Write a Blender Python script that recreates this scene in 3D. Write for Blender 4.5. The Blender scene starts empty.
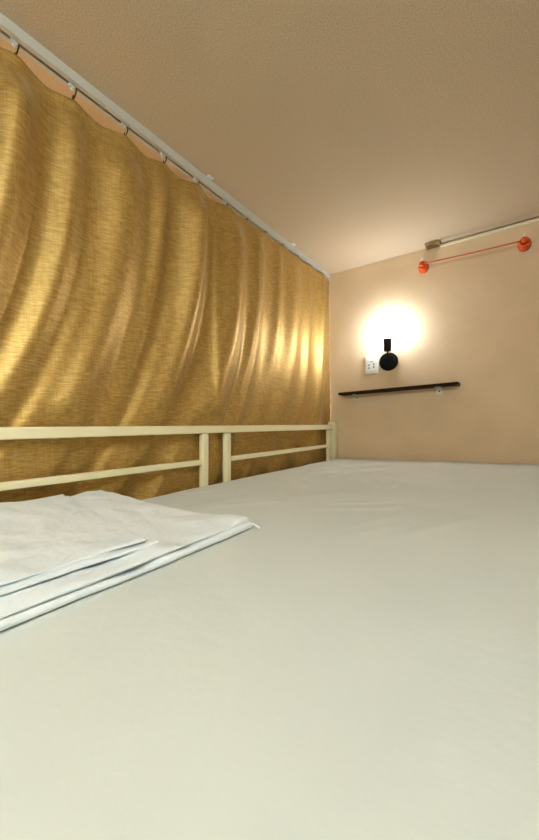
import bpy, bmesh, math, random
from mathutils import Vector, Matrix, noise
random.seed(4)
S = bpy.context.scene
C = S.collection
Z0 = 1.55            # height of the eye above the floor; every z below is relative to the eye
PI = math.pi

# ------------------------------------------------------------------ materials
def mat(name, col, rough=0.5, metal=0.0, spec=0.5, emit=None, estr=0.0):
    m = bpy.data.materials.new(name); m.use_nodes = True
    b = m.node_tree.nodes['Principled BSDF']
    b.inputs['Base Color'].default_value = (*col, 1)
    b.inputs['Roughness'].default_value = rough
    b.inputs['Metallic'].default_value = metal
    b.inputs['Specular IOR Level'].default_value = spec
    if emit:
        b.inputs['Emission Color'].default_value = (*emit, 1)
        b.inputs['Emission Strength'].default_value = estr
    return m

def noisy(m, c1, c2, scale, detail=4, stretch=(1, 1, 1), bump=0.0, bscale=None, dist=0.002, lo=0.35, hi=0.65, bstretch=None):
    nt = m.node_tree; N = nt.nodes; L = nt.links
    b = N['Principled BSDF']
    tc = N.new('ShaderNodeTexCoord')
    mp = N.new('ShaderNodeMapping'); mp.inputs['Scale'].default_value = stretch
    L.new(tc.outputs['Object'], mp.inputs['Vector'])
    n = N.new('ShaderNodeTexNoise'); n.inputs['Scale'].default_value = scale; n.inputs['Detail'].default_value = detail
    L.new(mp.outputs['Vector'], n.inputs['Vector'])
    r = N.new('ShaderNodeValToRGB')
    r.color_ramp.elements[0].position = lo; r.color_ramp.elements[0].color = (*c1, 1)
    r.color_ramp.elements[1].position = hi; r.color_ramp.elements[1].color = (*c2, 1)
    L.new(n.outputs['Fac'], r.inputs['Fac']); L.new(r.outputs['Color'], b.inputs['Base Color'])
    if bump:
        mp2 = N.new('ShaderNodeMapping'); mp2.inputs['Scale'].default_value = bstretch or stretch
        L.new(tc.outputs['Object'], mp2.inputs['Vector'])
        n2 = N.new('ShaderNodeTexNoise'); n2.inputs['Scale'].default_value = bscale or scale; n2.inputs['Detail'].default_value = 5
        L.new(mp2.outputs['Vector'], n2.inputs['Vector'])
        bp = N.new('ShaderNodeBump'); bp.inputs['Strength'].default_value = bump; bp.inputs['Distance'].default_value = dist
        L.new(n2.outputs['Fac'], bp.inputs['Height']); L.new(bp.outputs['Normal'], b.inputs['Normal'])
    return m

M = {}
M['wall'] = noisy(mat('beige_wall_paint', (.6, .42, .24), .75, spec=.2), (.68, .52, .33), (.73, .56, .37), 6, bump=.25, bscale=90, dist=.002)
M['ceiling'] = noisy(mat('stippled_ceiling_plaster', (.6, .5, .3), .9, spec=.1), (.47, .38, .26), (.70, .575, .42), 340, detail=3, bump=.3, bscale=320, dist=.002, lo=.3, hi=.7)
M['floor'] = noisy(mat('brown_floor', (.25, .15, .08), .5), (.22, .13, .07), (.3, .19, .1), 3, stretch=(8, 1, 1))
M['cream_paint'] = noisy(mat('cream_enamel', (.8, .72, .42), .35), (.86, .79, .50), (.90, .83, .55), 12)
M['sheet'] = noisy(mat('cream_cotton_sheet', (.7, .7, .6), .9, spec=.15), (.64, .675, .645), (.69, .715, .67), 3.2, detail=6, bump=.18, bscale=60, dist=.003)
M['linen'] = noisy(mat('white_cotton_linen', (.85, .86, .85), .9, spec=.15), (.78, .83, .86), (.84, .88, .90), 8, bump=.6, bscale=38, dist=.006)
M['white_plastic'] = mat('white_plastic', (.80, .80, .78), .35)
M['track'] = mat('grey_white_plastic', (.50, .50, .44), .35)
M['trunk'] = mat('cream_plastic', (.78, .70, .52), .4)
M['tan'] = mat('tan_plastic', (.33, .23, .11), .6)
M['dark'] = mat('slot_black', (.01, .01, .01), .6)
M['black'] = mat('matte_black_metal', (.004, .004, .004), .6, spec=.15)
M['wire'] = mat('dark_brown_wire', (.05, .03, .015), .35, metal=.6)
M['wood'] = noisy(mat('dark_walnut', (.06, .025, .015), .5), (.016, .005, .003), (.04, .013, .007), 8, stretch=(1, 12, 12))
M['wood'].node_tree.nodes['Principled BSDF'].inputs['Roughness'].default_value = .8; M['wood'].node_tree.nodes['Principled BSDF'].inputs['Specular IOR Level'].default_value = .2
M['steel'] = mat('galvanised_steel', (.62, .60, .54), .35, metal=.5)
M['orange'] = mat('glossy_orange_plastic', (.66, .075, .010), .12)
M['rod'] = mat('orange_cord', (.50, .10, .03), .4)
M['bulb'] = mat('lit_bulb_glass', (1, 1, 1), .3, emit=(.87, .93, 1), estr=150)
M['fill_diffuser'] = mat('fill_globe_glow', (1, 1, 1), .4, emit=(.73, .90, 1.0), estr=87)  # glow of the added globe that fills the bunk with light
M['fill_diffuser_far'] = mat('fill_aisle_glow', (1, 1, 1), .4, emit=(1, .93, .80), estr=150)  # glow of the added aisle light beyond the curtain

# gold satin with horizontal slub threads
m = mat('gold_satin', (.5, .3, .07), .47, metal=.6, spec=.5)
nt = m.node_tree; N = nt.nodes; L = nt.links; b = N['Principled BSDF']
tc = N.new('ShaderNodeTexCoord')
def nz(scale_vec, sc, det=3):
    mp = N.new('ShaderNodeMapping'); mp.inputs['Scale'].default_value = scale_vec
    L.new(tc.outputs['Object'], mp.inputs['Vector'])
    n = N.new('ShaderNodeTexNoise'); n.inputs['Scale'].default_value = sc; n.inputs['Detail'].default_value = det
    L.new(mp.outputs['Vector'], n.inputs['Vector']); return n
h = nz((1, 34, 320), 1.6); v = nz((1, 330, 14), 1.6); big = nz((1, 1, 1), 3)
ad = N.new('ShaderNodeMath'); ad.operation = 'MULTIPLY_ADD'; ad.inputs[1].default_value = .42
L.new(v.outputs['Fac'], ad.inputs[0]); L.new(h.outputs['Fac'], ad.inputs[2])
r = N.new('ShaderNodeValToRGB')
r.color_ramp.elements[0].position = .46; r.color_ramp.elements[0].color = (.31, .172, .032, 1)
r.color_ramp.elements[1].position = 1.02; r.color_ramp.elements[1].color = (.64, .445, .15, 1)
L.new(ad.outputs['Value'], r.inputs['Fac']); L.new(r.outputs['Color'], b.inputs['Base Color'])
bp = N.new('ShaderNodeBump'); bp.inputs['Strength'].default_value = .25; bp.inputs['Distance'].default_value = .001
L.new(ad.outputs['Value'], bp.inputs['Height']); L.new(bp.outputs['Normal'], b.inputs['Normal'])
b.inputs['Sheen Weight'].default_value = .25; b.inputs['Sheen Roughness'].default_value = .35
b.inputs['Sheen Tint'].default_value = (1, .9, .6, 1)
M['gold'] = m

# ------------------------------------------------------------------ helpers
def link(name, bm, m, parent=None, smooth=False):
    me = bpy.data.meshes.new(name); bmesh.ops.recalc_face_normals(bm, faces=bm.faces[:])
    if smooth:
        for f in bm.faces: f.smooth = True
    bm.to_mesh(me); bm.free()
    me.materials.append(m)
    o = bpy.data.objects.new(name, me); C.objects.link(o)
    if parent is not None: o.parent = parent
    else: o.location.z = Z0
    return o
def thing(name, label, cat, group=None):
    o = bpy.data.objects.new(name, None); C.objects.link(o); o.location = (0, 0, Z0); o.empty_display_size = .05
    o['label'] = label; o['category'] = cat
    if group: o['group'] = group
    return o
def rebase(root, p):
    """move the Empty to the base of its thing while the parts stay where they are"""
    d = Vector(p)
    root.location = root.location + d
    for ch in root.children:
        ch.location = ch.location - d
def box(bm, x0, x1, y0, y1, z0, z1, bev=0.0):
    r = bmesh.ops.create_cube(bm, size=1)
    for v in r['verts']:
        v.co = Vector((x0 + (v.co.x + .5) * (x1 - x0), y0 + (v.co.y + .5) * (y1 - y0), z0 + (v.co.z + .5) * (z1 - z0)))
    if bev:
        es = list({e for v in r['verts'] for e in v.link_edges})
        bmesh.ops.bevel(bm, geom=es, offset=bev, segments=3, affect='EDGES', profile=.5)
    return bm
def B(*a, **k): return box(bmesh.new(), *a, **k)
def lathe(bm, prof, axis='z', c=(0, 0, 0), n=32):
    """prof: list of (radius, along)"""
    rings = []
    for r_, a in prof:
        ring = []
        for i in range(n):
            t = 2 * PI * i / n; u, w = r_ * math.cos(t), r_ * math.sin(t)
            p = {'z': (u, w, a), 'y': (u, a, w), 'x': (a, u, w)}[axis]
            ring.append(bm.verts.new(Vector(p) + Vector(c)))
        rings.append(ring)
    for q in range(len(rings) - 1):
        for i in range(n):
            bm.faces.new((rings[q][i], rings[q][(i + 1) % n], rings[q + 1][(i + 1) % n], rings[q + 1][i]))
    bm.faces.new(rings[0][::-1]); bm.faces.new(rings[-1])
    return bm
def tube(bm, pts, r_, n=10):
    pts = [Vector(p) for p in pts]; rings = []
    for i, p in enumerate(pts):
        t = (pts[min(i + 1, len(pts) - 1)] - pts[max(i - 1, 0)]).normalized()
        up = Vector((0, 0, 1)) if abs(t.z) < .9 else Vector((0, 1, 0))
        a = t.cross(up).normalized(); b_ = t.cross(a).normalized()
        rings.append([bm.verts.new(p + a * math.cos(2 * PI * k / n) * r_ + b_ * math.sin(2 * PI * k / n) * r_) for k in range(n)])
    for q in range(len(rings) - 1):
        for k in range(n):
            bm.faces.new((rings[q][k], rings[q][(k + 1) % n], rings[q + 1][(k + 1) % n], rings[q + 1][k]))
    bm.faces.new(rings[0][::-1]); bm.faces.new(rings[-1])
    return bm
def struct(name, bm, m):
    o = link(name, bm, m); o['kind'] = 'structure'; return o
def sm(t):
    t = max(0, min(1, t)); return t * t * (3 - 2 * t)

# ------------------------------------------------------------------ the room
XL, XR, YB, YF, ZC, ZF = -1.95, .43, -1.6, 1.80, .85, -1.55
struct('floor', B(XL - .1, XR + .1, YB - .1, YF + .1, ZF - .1, ZF), M['floor'])
struct('ceiling', B(XL - .1, XR + .1, YB - .1, YF + .1, ZC, ZC + .1), M['ceiling'])
struct('wall_front', B(XL - .1, XR + .1, YF, YF + .1, ZF, ZC), M['wall'])
struct('wall_back', B(XL - .1, XR + .1, YB - .1, YB, ZF, ZC), M['wall'])
struct('wall_right', B(XR, XR + .1, YB, YF, ZF, ZC), M['wall'])
struct('wall_left', B(XL - .1, XL, YB, YF, ZF, ZC), M['wall'])

# ------------------------------------------------------------------ bunk bed frame
bed = thing('bunk_bed', 'cream painted metal bunk bed frame with a low guard rail along the gold curtain', 'bed')
RX = -.822
def bar(name, *a, **k): return link(name, B(*a, **k), M['cream_paint'], bed)
bar('corner_post', RX - .02, RX + .022, 1.748, 1.790, ZF, .0, bev=.003)
bar('corner_post', .385, .425, 1.748, 1.790, ZF, -.23, bev=.003)
bar('corner_post', RX - .02, RX + .022, -.305, -.265, ZF, .0, bev=.003)
bar('corner_post', .385, .425, -.305, -.265, ZF, -.23, bev=.003)
bm = bmesh.new()                                    # top rail, dropping a few millimetres towards the wall
box(bm, RX - .011, RX + .013, -.265, 1.748, -.0125, .0125, bev=.003)
for v in bm.verts: v.co.z += -.0225 - .0055 * (v.co.y - .24) / 1.5
link('top_rail', bm, M['cream_paint'], bed)
bm = bmesh.new(); box(bm, RX - .008, RX + .008, -.265, .767, -.0085, .0085, bev=.003)
for v in bm.verts: v.co.z += -.1275 - .003 * (v.co.y - .24) / .5
link('lower_rail', bm, M['cream_paint'], bed)
bm = bmesh.new(); box(bm, RX - .008, RX + .008, .911, 1.706, -.0085, .0085, bev=.003)
for v in bm.verts: v.co.z += -.131
link('lower_rail', bm, M['cream_paint'], bed)
for y in (.786, .896, 1.716):
    bm = bmesh.new(); box(bm, RX - .010, RX + .010, y - .015, y + .015, -.36, -.036, bev=.007)
    link('upright', bm, M['cream_paint'], bed, smooth=False)
bar('side_beam', RX - .012, RX + .012, -.265, 1.748, -.42, -.36, bev=.003)
bar('side_beam', .393, .417, -.265, 1.748, -.42, -.36, bev=.003)
bar('end_beam', RX + .022, .385, 1.757, 1.782, -.42, -.36, bev=.003)
bar('end_beam', RX + .022, .385, -.297, -.272, -.42, -.36, bev=.003)
bar('bed_base', RX + .012, .393, -.27, 1.755, -.385, -.362)
rebase(bed, (0, .74, ZF))

# ------------------------------------------------------------------ mattress
MX0, MX1, MY0, MY1 = -.803, .415, -.262, 1.786
def mz(x, y):
    return -.201 + .031 * (x + .8) / .9 if x < .12 else -.1694
WR = []   # sheet creases: (x, y, angle, length, width, height)
for i in range(46):
    WR.append((random.uniform(-.75, .35), random.uniform(.5, 1.7), random.gauss(1.35, .35), random.uniform(.08, .28), random.uniform(.006, .018), random.uniform(.0006, .002)))
for (x, y, a) in ((-.60, 1.42, 1.2), (-.66, 1.25, 1.3), (-.5, 1.5, 1.15), (-.56, 1.2, 1.25), (-.47, 1.3, 1.3)):
    WR.append((x, y, a, .24, .012, .0045))
WR.append((.14, .42, 1.9, .09, .006, .003)); WR.append((-.04, .24, 2.2, .05, .006, .0012))
def crease(x, y):
    h = 0
    for wx, wy, a, ln, wd, ht in WR:
        dx, dy = x - wx, y - wy
        if abs(dx) > .4 or abs(dy) > .4: continue
        u = dx * math.cos(a) + dy * math.sin(a); w = -dx * math.sin(a) + dy * math.cos(a) + .02 * math.sin(u * 18)
        if abs(u) < ln: h += 1.5 * ht * math.exp(-(w / wd) ** 2) * sm((1 - abs(u) / ln) * 2)
    return h
def topz(x, y):
    z = mz(x, y) + .003 * noise.noise((x * 4, y * 4, 1.3)) + .0012 * noise.noise((x * 14, y * 11, 5.1)) + crease(x, y)
    e = min(x - MX0, MX1 - x, y - MY0, MY1 - y); R = .028
    if e < R: z -= R - math.sqrt(max(0, R * R - (R - e) ** 2))
    return z
def linspace_edge(a, b, n, R=.028):
    k = 7
    s = [a + R * (1 - math.cos(i / k * PI / 2)) for i in range(k)]
    mid = [a + R + (b - a - 2 * R) * i / n for i in range(n + 1)]
    return s + mid + [a + b - v for v in reversed(s)]
xs = linspace_edge(MX0, MX1, 150); ys = linspace_edge(MY0, MY1, 250)
bm = bmesh.new()
G = [[bm.verts.new((x, y, topz(x, y))) for y in ys] for x in xs]
for i in range(len(xs) - 1):
    for j in range(len(ys) - 1):
        bm.faces.new((G[i][j], G[i + 1][j], G[i + 1][j + 1], G[i][j + 1]))
loop = [G[i][0] for i in range(len(xs))] + [G[-1][j] for j in range(1, len(ys))] + [G[i][-1] for i in range(len(xs) - 2, -1, -1)] + [G[0][j] for j in range(len(ys) - 2, 0, -1)]
low = [bm.verts.new((v.co.x, v.co.y, -.361)) for v in loop]
for i in range(len(loop)):
    j = (i + 1) % len(loop); bm.faces.new((loop[i], low[i], low[j], loop[j]))
bm.faces.new(low)
mt = link('mattress', bm, M['sheet'], smooth=True)
mt['label'] = 'wide mattress in a smooth pale cream fitted sheet filling the bunk'; mt['category'] = 'mattress'

# ------------------------------------------------------------------ folded white linen
lin = thing('folded_duvet_cover', 'white duvet cover folded flat on the mattress beside the guard rail', 'bedding')
def bump_h(x, y):      # the pile is fuller towards the rail
    return .021 * sm((-.50 - x) / .29) * (.72 + .28 * sm((y - .2) / .2))
def slab(name, corners, base, thick, seed, edge=.007, wavy=.004, nx=90, ny=90, taper=False):
    """a soft folded layer: corners a(x0,y0) b(x1,y0) c(x1,y1) d(x0,y1); base(x,y) underside"""
    a, b_, c_, d_ = [Vector(p) for p in corners]
    def sp(n):
        return [.5 - .5 * math.cos(PI * i / n) if False else (i / n) for i in range(n + 1)]
    us, vs = sp(nx), sp(ny)
    wid = (b_ - a).length; hei = (d_ - a).length
    bm = bmesh.new(); top = []; bot = []
    def ease(t, n):   # concentrate rows at both borders
        return .5 - .5 * math.copysign(abs(math.cos(PI * t)) ** .8, math.cos(PI * t))
    for u0 in us:
        rt, rb = [], []
        for v0 in vs:
            u, v = ease(u0, nx), ease(v0, ny)
            p = (a * (1 - u) + b_ * u) * (1 - v) + (d_ * (1 - u) + c_ * u) * v
            x, y = p
            wv = wavy * noise.noise((x * 9, y * 9, seed)) + .35 * wavy * noise.noise((x * 30, y * 30, seed + 3))
            x += wv * (1 if abs(u - .5) > .2 else .3); y += wv * .8
            e = min(u * wid, (1 - u) * wid, v * hei, (1 - v) * hei)
            k = math.sqrt(max(0, 1 - (1 - min(1, e / edge)) ** 2))
            if taper: k *= 1 - .93 * sm((v - .68) / .32) * (1 - sm((u - .8) / .2))
            wr = .005 * noise.noise((x * 7 + y * 5, y * 22, seed)) + .0035 * noise.noise((x * 26, y * 30, seed + 7)) + .006 * noise.noise((x * 9 - y * 16, x * 3, seed + 9))
            z = base(x, y)
            cz = z + thick * .5
            rt.append(bm.verts.new((x, y, cz + thick * .5 * k + wr * k)))
            rb.append(bm.verts.new((x, y, cz - thick * .5 * k)))
        top.append(rt); bot.append(rb)
    for g, flip in ((top, 0), (bot, 1)):
        for i in range(nx):
            for j in range(ny):
                q = (g[i][j], g[i + 1][j], g[i + 1][j + 1], g[i][j + 1])
                bm.faces.new(q[::-1] if flip else q)
    bmesh.ops.remove_doubles(bm, verts=bm.verts[:], dist=1e-5)
    return link(name, bm, M['linen'], lin, smooth=True)
def b0(x, y): return topz(max(x, MX0 + .029), y) + .001
T = .0098
slab('folded_layer', ((-.799, -.19), (-.364, -.19), (-.363, .462), (-.792, .436)), b0, T, 1.1)
slab('folded_layer', ((-.799, -.19), (-.370, -.19), (-.366, .458), (-.792, .432)), lambda x, y: b0(x, y) + T + .0005 + bump_h(x, y), T * .75, 2.7)
h2 = lambda x, y: b0(x, y) + T * 1.75 + .002 + bump_h(x, y)
slab('folded_layer', ((-.799, -.185), (-.412, -.185), (-.392, .292), (-.785, .350)), h2, .0045, 4.1, edge=.004, wavy=.006, taper=True)
slab('folded_layer', ((-.799, -.185), (-.418, -.185), (-.402, .280), (-.783, .340)), lambda x, y: h2(x, y) + .0050, .0058, 6.3, edge=.005, wavy=.005, taper=True)
bm = bmesh.new()
tube(bm, [(-.370, .456, mz(-.37, .47) + .010), (-.362, .461, mz(-.37, .47) + .012), (-.356, .464, mz(-.37, .47) + .008), (-.350, .466, mz(-.37, .47) + .005)], .0016, 6)
o = link('tie_ribbon', bm, M['linen'], lin, smooth=True)
rebase(lin, (-.6, .15, -.19))

# ------------------------------------------------------------------ curtain
HOOKS = [-.76, -.63, -.50, -.37, -.24, -.11, .02, .15, .278, .397, .533, .662, .796, .939, 1.057, 1.179, 1.313, 1.448, 1.575, 1.69]
CX = -.873
RG = [(-.72, .03, .045), (-.58, .02, .03), (-.46, .034, .05), (-.30, .024, .035), (-.16, .034, .045), (-.02, .022, .032), (.13, .034, .045), (.27, .036, .040),
      (.395, .020, .028), (.53, .038, .048), (.645, .018, .024), (.775, .038, .043), (.975, .036, .055), (1.13, .030, .040), (1.29, .010, .03), (1.42, .018, .06), (1.56, .011, .030), (1.70, .020, .028)]
def SK(y): return .006 * (y - .25)     # the track is not quite parallel to the bed
def fold_x(y, z):
    t = max(0, (.77 - z) / .82)
    lean = .20 * min(t, 1.3) ** 2.5
    lean *= 1 - .55 * sm((y - 1.1) / .6)
    yy = y + lean
    x = 0
    for i, (hy, am, wd) in enumerate(RG):
        dy = yy - hy
        if abs(dy) > .25: continue
        amp = 1.3 * am * (1 - .2 * t) * (1 + .3 * math.sin(3 * z + i * 1.7))
        x += amp * math.exp(-(dy / (wd * (1 + .4 * t))) ** 2)
        if i % 2 == 0 and z < .5 and y < 1.1:        # secondary soft fold lower down
            x += .008 * sm((.5 - z) / .3) * math.exp(-((dy - .066) / .022) ** 2)
    x += .012 * noise.noise((y * 2.1, z * 1.3, 3.3)) + .004 * noise.noise((y * 9, z * 3, 8.8))
    # long sharp crease hanging almost plumb
    s = y - (.868 - .035 * sm((.5 - z) / .6))
    if -.05 < s < .3: x += .014 * (1 / (1 + math.exp(-s / .006))) * math.exp(-max(0, s) / .05)
    # slack cloth crumpling under the rail
    k = sm((-.02 - z) / .1)
    x += k * (.006 * noise.noise((y * 12 + z * 14, z * 9, 1.9)) + .008 * noise.noise((y * 5 - z * 8, z * 6, 7.7)))
    return x
cur = thing('curtain', 'gold satin privacy curtain with soft leaning folds hanging behind the guard rail', 'curtain')
bm = bmesh.new()
NY, NZ = 620, 150
y0c, y1c = -.80, 1.789
rows = []
for i in range(NY + 1):
    y = y0c + (y1c - y0c) * i / NY
    near = min(range(len(HOOKS)), key=lambda k: abs(HOOKS[k] - y))
    d_ = min(1, abs(HOOKS[near] - y) / .065)
    droop = .004 * math.sin(d_ * PI / 2) ** 2
    ztop = (.776 + .039 * sm((y - .35) / 1.0)) - droop * (1.4 if y < 1 else 1)
    col = []
    for j in range(NZ + 1):
        z = ztop + (-.50 - ztop) * j / NZ
        x = fold_x(y, z)
        tp = sm((ztop - z) / .12)
        x = x * (.22 + .78 * tp) + (.008 * (1 - d_) if j < 3 else 0) * (1 - j / 3)
        x = min(x, .024) if y > 1.0 else x
        if z < .06: x = x + (min(x, .026) - x) * sm((.06 - z) / .06)
        yb = y
        if i > NY - 6: yb = y + .0025 * math.sin(z * 120) * (i - NY + 6) / 6
        col.append(bm.verts.new((CX + x + SK(y) + .014 * sm((y - 1.4) / .35), yb, z)))
    rows.append(col)
for i in range(NY):
    for j in range(NZ):
        bm.faces.new((rows[i][j], rows[i + 1][j], rows[i + 1][j + 1], rows[i][j + 1]))
cl = link('cloth', bm, M['gold'], cur, smooth=True)
so = cl.modifiers.new('thickness', 'SOLIDIFY'); so.thickness = .0012; so.offset = -1
for y in HOOKS:
    d_ = .776 + .039 * sm((y - .35) / 1.0)
    bm = bmesh.new()
    xc = CX + .004 + SK(y)
    n = 14; pts = []
    for k in range(n + 1):               # a wire hook: loop in the cloth, open crook on the runner
        t = -.2 + k / n * 5.1
        pts.append((xc + .007 * math.sin(t), y + .0035 * math.cos(t) + .002, d_ + .006 + (.818 - .008 - d_) * .5 * (1 + math.cos(t)) ))
    tube(bm, pts, .0015, 6)
    link('curtain_hook', bm, M['wire'], cur, smooth=True)
rebase(cur, (CX, .5, -.5))

# ------------------------------------------------------------------ curtain track
tr = thing('curtain_track', 'white slotted curtain track fixed along the ceiling above the gold curtain', 'curtain track')
bm = bmesh.new()
ty0, ty1 = -.86, 1.797
TX = -.877
prof = [(-.016, .850), (.016, .850), (.016, .826), (.004, .826), (.004, .830), (.012, .830), (.012, .846), (-.012, .846), (-.012, .830), (-.004, .830), (-.004, .826), (-.016, .826)]
A_ = [bm.verts.new((TX + p[0] + SK(ty0), ty0, p[1] - .0005)) for p in prof]; B_ = [bm.verts.new((TX + p[0] + SK(ty1), ty1, p[1] - .0005)) for p in prof]
for i in range(len(prof)):
    j = (i + 1) % len(prof); bm.faces.new((A_[i], A_[j], B_[j], B_[i]))
bm.faces.new(A_[::-1]); bm.faces.new(B_)
link('rail_profile', bm, M['track'], tr)
link('end_cap', B(TX - .018, TX + .018, ty0 - .006, ty0, .823, .849, bev=.002), M['white_plastic'], tr)
for y in HOOKS:
    k = TX + SK(y); bm = bmesh.new(); box(bm, k - .0035, k + .0035, y - .007, y + .007, .819, .842, bev=.001)
    lathe(bm, [(.0035, -.002), (.0045, 0), (.0035, .002)], 'x', (k, y, .8165), 12)
    link('runner', bm, M['track'], tr)
for y in (-.5, .17, .84, 1.39):
    k = TX + SK(y); bm = bmesh.new(); box(bm, k + .016, k + .030, y - .012, y + .012, .8455, .8495, bev=.001)
    lathe(bm, [(.004, .843), (.003, .8455)], 'z', (k + .024, y, 0), 12)
    link('mounting_clip', bm, M['white_plastic'], tr)
rebase(tr, (TX, .47, .826))

# ------------------------------------------------------------------ wall lamp
lp = thing('wall_lamp', 'black wall lamp with a bare glowing bulb above the dark shelf', 'lamp')
LX, LZ, LY = -.519, .313, 1.757
bm = lathe(bmesh.new(), [(.030, 1.780), (.044, 1.784), (.047, 1.789), (.047, 1.7995)], 'y', (LX, 0, LZ), 48)
link('wall_plate', bm, M['black'], lp, smooth=False)
bm = bmesh.new()
pts = [(LX, 1.782, LZ)] + [(LX + .006 * k / 8, LY + .015 * (1 - math.sin(k / 8 * PI / 2)), LZ + .03 * (1 - math.cos(k / 8 * PI / 2))) for k in range(9)] + [(LX + .006, LY, LZ + .065)]
pts[0] = (LX, 1.782, LZ)
link('arm', tube(bm, pts, .0048, 12), M['black'], lp, smooth=True)
bm = lathe(bmesh.new(), [(.010, .357), (.0165, .360), (.0185, .372), (.0205, .410), (.0205, .424), (.017, .424)], 'z', (LX + .006, LY, 0), 32)
link('socket', bm, M['black'], lp, smooth=False)
bm = lathe(bmesh.new(), [(.011, .418), (.013, .425), (.019, .433), (.026, .444), (.030, .458), (.030, .468), (.027, .480), (.020, .490), (.010, .495), (.002, .4965)], 'z', (LX + .006, LY, 0), 32)
o = link('bulb', bm, M['bulb'], lp, smooth=True); o['label'] = 'glowing white light bulb'
rebase(lp, (LX, 1.8, LZ))

# ------------------------------------------------------------------ socket outlet
so_ = thing('wall_outlet', 'white plastic wall outlet with small pin slots left of the black lamp plate', 'outlet')
link('faceplate', B(-.642, -.573, 1.7915, 1.7998, .257, .356, bev=.002), M['white_plastic'], so_)
link('socket_insert', B(-.633, -.582, 1.7895, 1.7915, .272, .334, bev=.001), M['white_plastic'], so_)
for (dx, dz, w, h_) in ((-.013, .287, .0028, .009), (-.013, .303, .0028, .009), (.013, .291, .0028, .009), (.013, .306, .0028, .009), (.0, .320, .009, .0028)):
    link('pin_slot', B(-.6075 + dx - w, -.6075 + dx + w, 1.7888, 1.790, dz - h_ / 2, dz + h_ / 2), M['dark'], so_)
rebase(so_, (-.6075, 1.8, .257))

# ------------------------------------------------------------------ shelf
sh = thing('wall_shelf', 'narrow dark wooden wall shelf on two small metal brackets', 'shelf')
bm = bmesh.new(); box(bm, -.768, -.194, 1.722, 1.7985, 0, .012, bev=.0015)
def tilt(x): return .146 + .022 * (x + .785) / .593
for v in bm.verts: v.co.z += tilt(v.co.x)
link('board', bm, M['wood'], sh)
for x, w in ((-.690, .008), (-.282, .013)):
    bm = bmesh.new(); z = tilt(x)
    box(bm, x - w, x + w, 1.7965, 1.7997, z - .034, z - .0005, bev=.0008)
    box(bm, x - w, x + w, 1.745, 1.7997, z - .0032, z - .0006, bev=.0005)
    br = link('bracket', bm, M['steel'], sh)
    bm = lathe(bmesh.new(), [(.0035, 1.7945), (.0042, 1.7966)], 'y', (x, 0, z - .018), 12)
    link('screw', bm, M['wire'], br)
rebase(sh, (-.49, 1.8, .157))

# ------------------------------------------------------------------ orange cord line
ol = thing('cord_line', 'thin orange cord stretched between two glossy orange round wall mounts', 'hanging line')
ends = [(-.350, .757), (.046, .750)]
for x, z in ends:
    bm = lathe(bmesh.new(), [(.013, 1.766), (.017, 1.764), (.021, 1.768), (.022, 1.780), (.0275, 1.787), (.029, 1.7995)], 'y', (x, 0, z), 40)
    for v in bm.verts: v.co.x = x + (v.co.x - x) * .84
    mn = link('mount', bm, M['orange'], ol, smooth=True)
    bm = bmesh.new(); bmesh.ops.create_uvsphere(bm, u_segments=24, v_segments=16, radius=.0125)
    for v in bm.verts: v.co += Vector((x, 1.752, z))
    link('knob', bm, M['orange'], mn, smooth=True)
    bm = lathe(bmesh.new(), [(.0045, 0), (.0055, .003), (.0055, .009), (.003, .011)], 'z', (x, 1.762, z + .0225), 16)
    link('cord_clip', bm, M['trunk'], mn)
bm = bmesh.new(); n = 12
pts = []
for k in range(n + 1):
    t = k / n; pts.append((ends[0][0] + .014 + t * (ends[1][0] - ends[0][0] - .028), 1.752, ends[0][1] + t * (ends[1][1] - ends[0][1]) - .002 * math.sin(PI * t)))
link('cord', tube(bm, pts, .0034, 8), M['rod'], ol, smooth=True)
rebase(ol, (-.15, 1.8, .75))

# ------------------------------------------------------------------ cable trunking in the ceiling corner
ct = thing('cable_trunking', 'slim cream cable trunking along the ceiling edge above the orange cord', 'trunking')
bm = B(-.275, .429, 1.787, 1.7997, .834, .8445, bev=.002)
link('channel', bm, M['trunk'], ct)
bm = B(-.336, -.272, 1.748, 1.7997, .840, .8497, bev=.002)
o = link('end_box', bm, M['tan'], ct); o['label'] = 'flat tan brown end piece'
rebase(ct, (.05, 1.8, .84))

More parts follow.
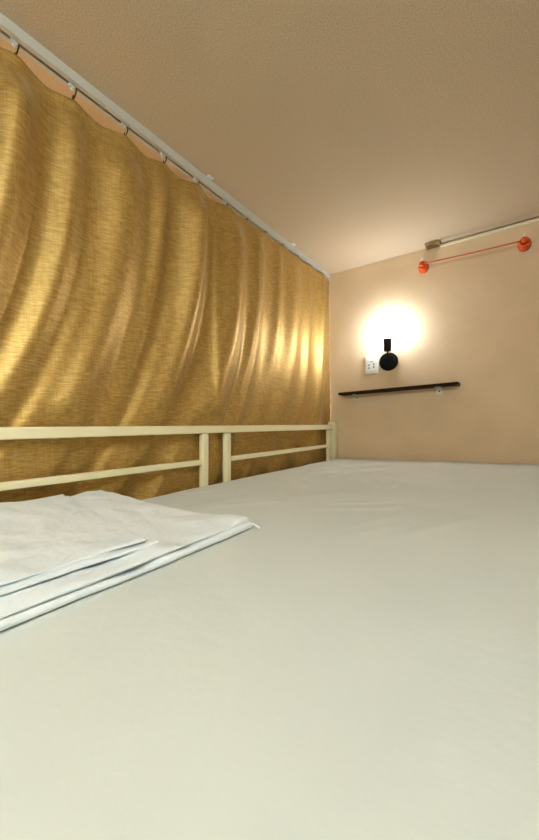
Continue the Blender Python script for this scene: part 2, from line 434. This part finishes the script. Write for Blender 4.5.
# ------------------------------------------------------------------ added fill lights, out of view (behind the viewer, and out in the aisle)
def added_ceiling_light(x, y, r_, dm, label):
    t = thing('added_ceiling_light', label, 'lamp')
    link('housing', lathe(bmesh.new(), [(r_ * 1.06, .826), (r_ * 1.08, .832), (r_ * 1.08, .8495)], 'z', (x, y, 0), 48), M['white_plastic'], t)
    link('fill_diffuser', lathe(bmesh.new(), [(r_ * .3, .800), (r_ * .7, .804), (r_ * .92, .812), (r_, .8258)], 'z', (x, y, 0), 48), dm, t, smooth=True)
    rebase(t, (x, y, .826))
pd = thing('added_pendant_lamp', 'added white globe fill lamp, out of view beyond the foot of the bunk', 'lamp')  # invented globe, unseen, put in to light bed, wall and curtain
gx, gy, gz = .18, -.72, .695
link('ceiling_rose', lathe(bmesh.new(), [(.012, .818), (.045, .828), (.05, .8495)], 'z', (gx, gy, 0), 32), M['white_plastic'], pd)
link('cord', tube(bmesh.new(), [(gx, gy, .81), (gx, gy, .83)], .003, 8), M['white_plastic'], pd)
link('lamp_holder', lathe(bmesh.new(), [(.042, gz + .096), (.036, gz + .110), (.012, gz + .116)], 'z', (gx, gy, 0), 32), M['white_plastic'], pd)
link('globe', lathe(bmesh.new(), [(.11 * math.sin(t * PI / 20) + .001, gz - .11 * math.cos(t * PI / 20)) for t in range(0, 19)], 'z', (gx, gy, 0), 48), M['fill_diffuser'], pd, smooth=True)
rebase(pd, (gx, gy, .51))
added_ceiling_light(-1.45, .2, .14, M['fill_diffuser_far'], 'added round white fill light, out of view in the aisle behind the curtain')  # invented light, unseen, brightens the aisle ceiling over the curtain top

# ------------------------------------------------------------------ world, camera
w = bpy.data.worlds.new('world'); S.world = w; w.use_nodes = True
w.node_tree.nodes['Background'].inputs[0].default_value = (.5, .5, .5, 1)
w.node_tree.nodes['Background'].inputs[1].default_value = .02
cd = bpy.data.cameras.new('camera'); cam = bpy.data.objects.new('camera', cd); C.objects.link(cam)
cam.location = (0, 0, Z0)
cd.sensor_fit = 'HORIZONTAL'; cd.sensor_width = 36; cd.lens = 341 / 539 * 36; cd.clip_start = .01
cam.rotation_euler = (PI / 2 + math.atan(2 / 341), 0, math.radians(35.4))
S.camera = cam
vs = S.view_settings
vs.view_transform = 'Standard'; vs.look = 'None'; vs.gamma = 1; vs.use_curve_mapping = False
vs.exposure = 0.1
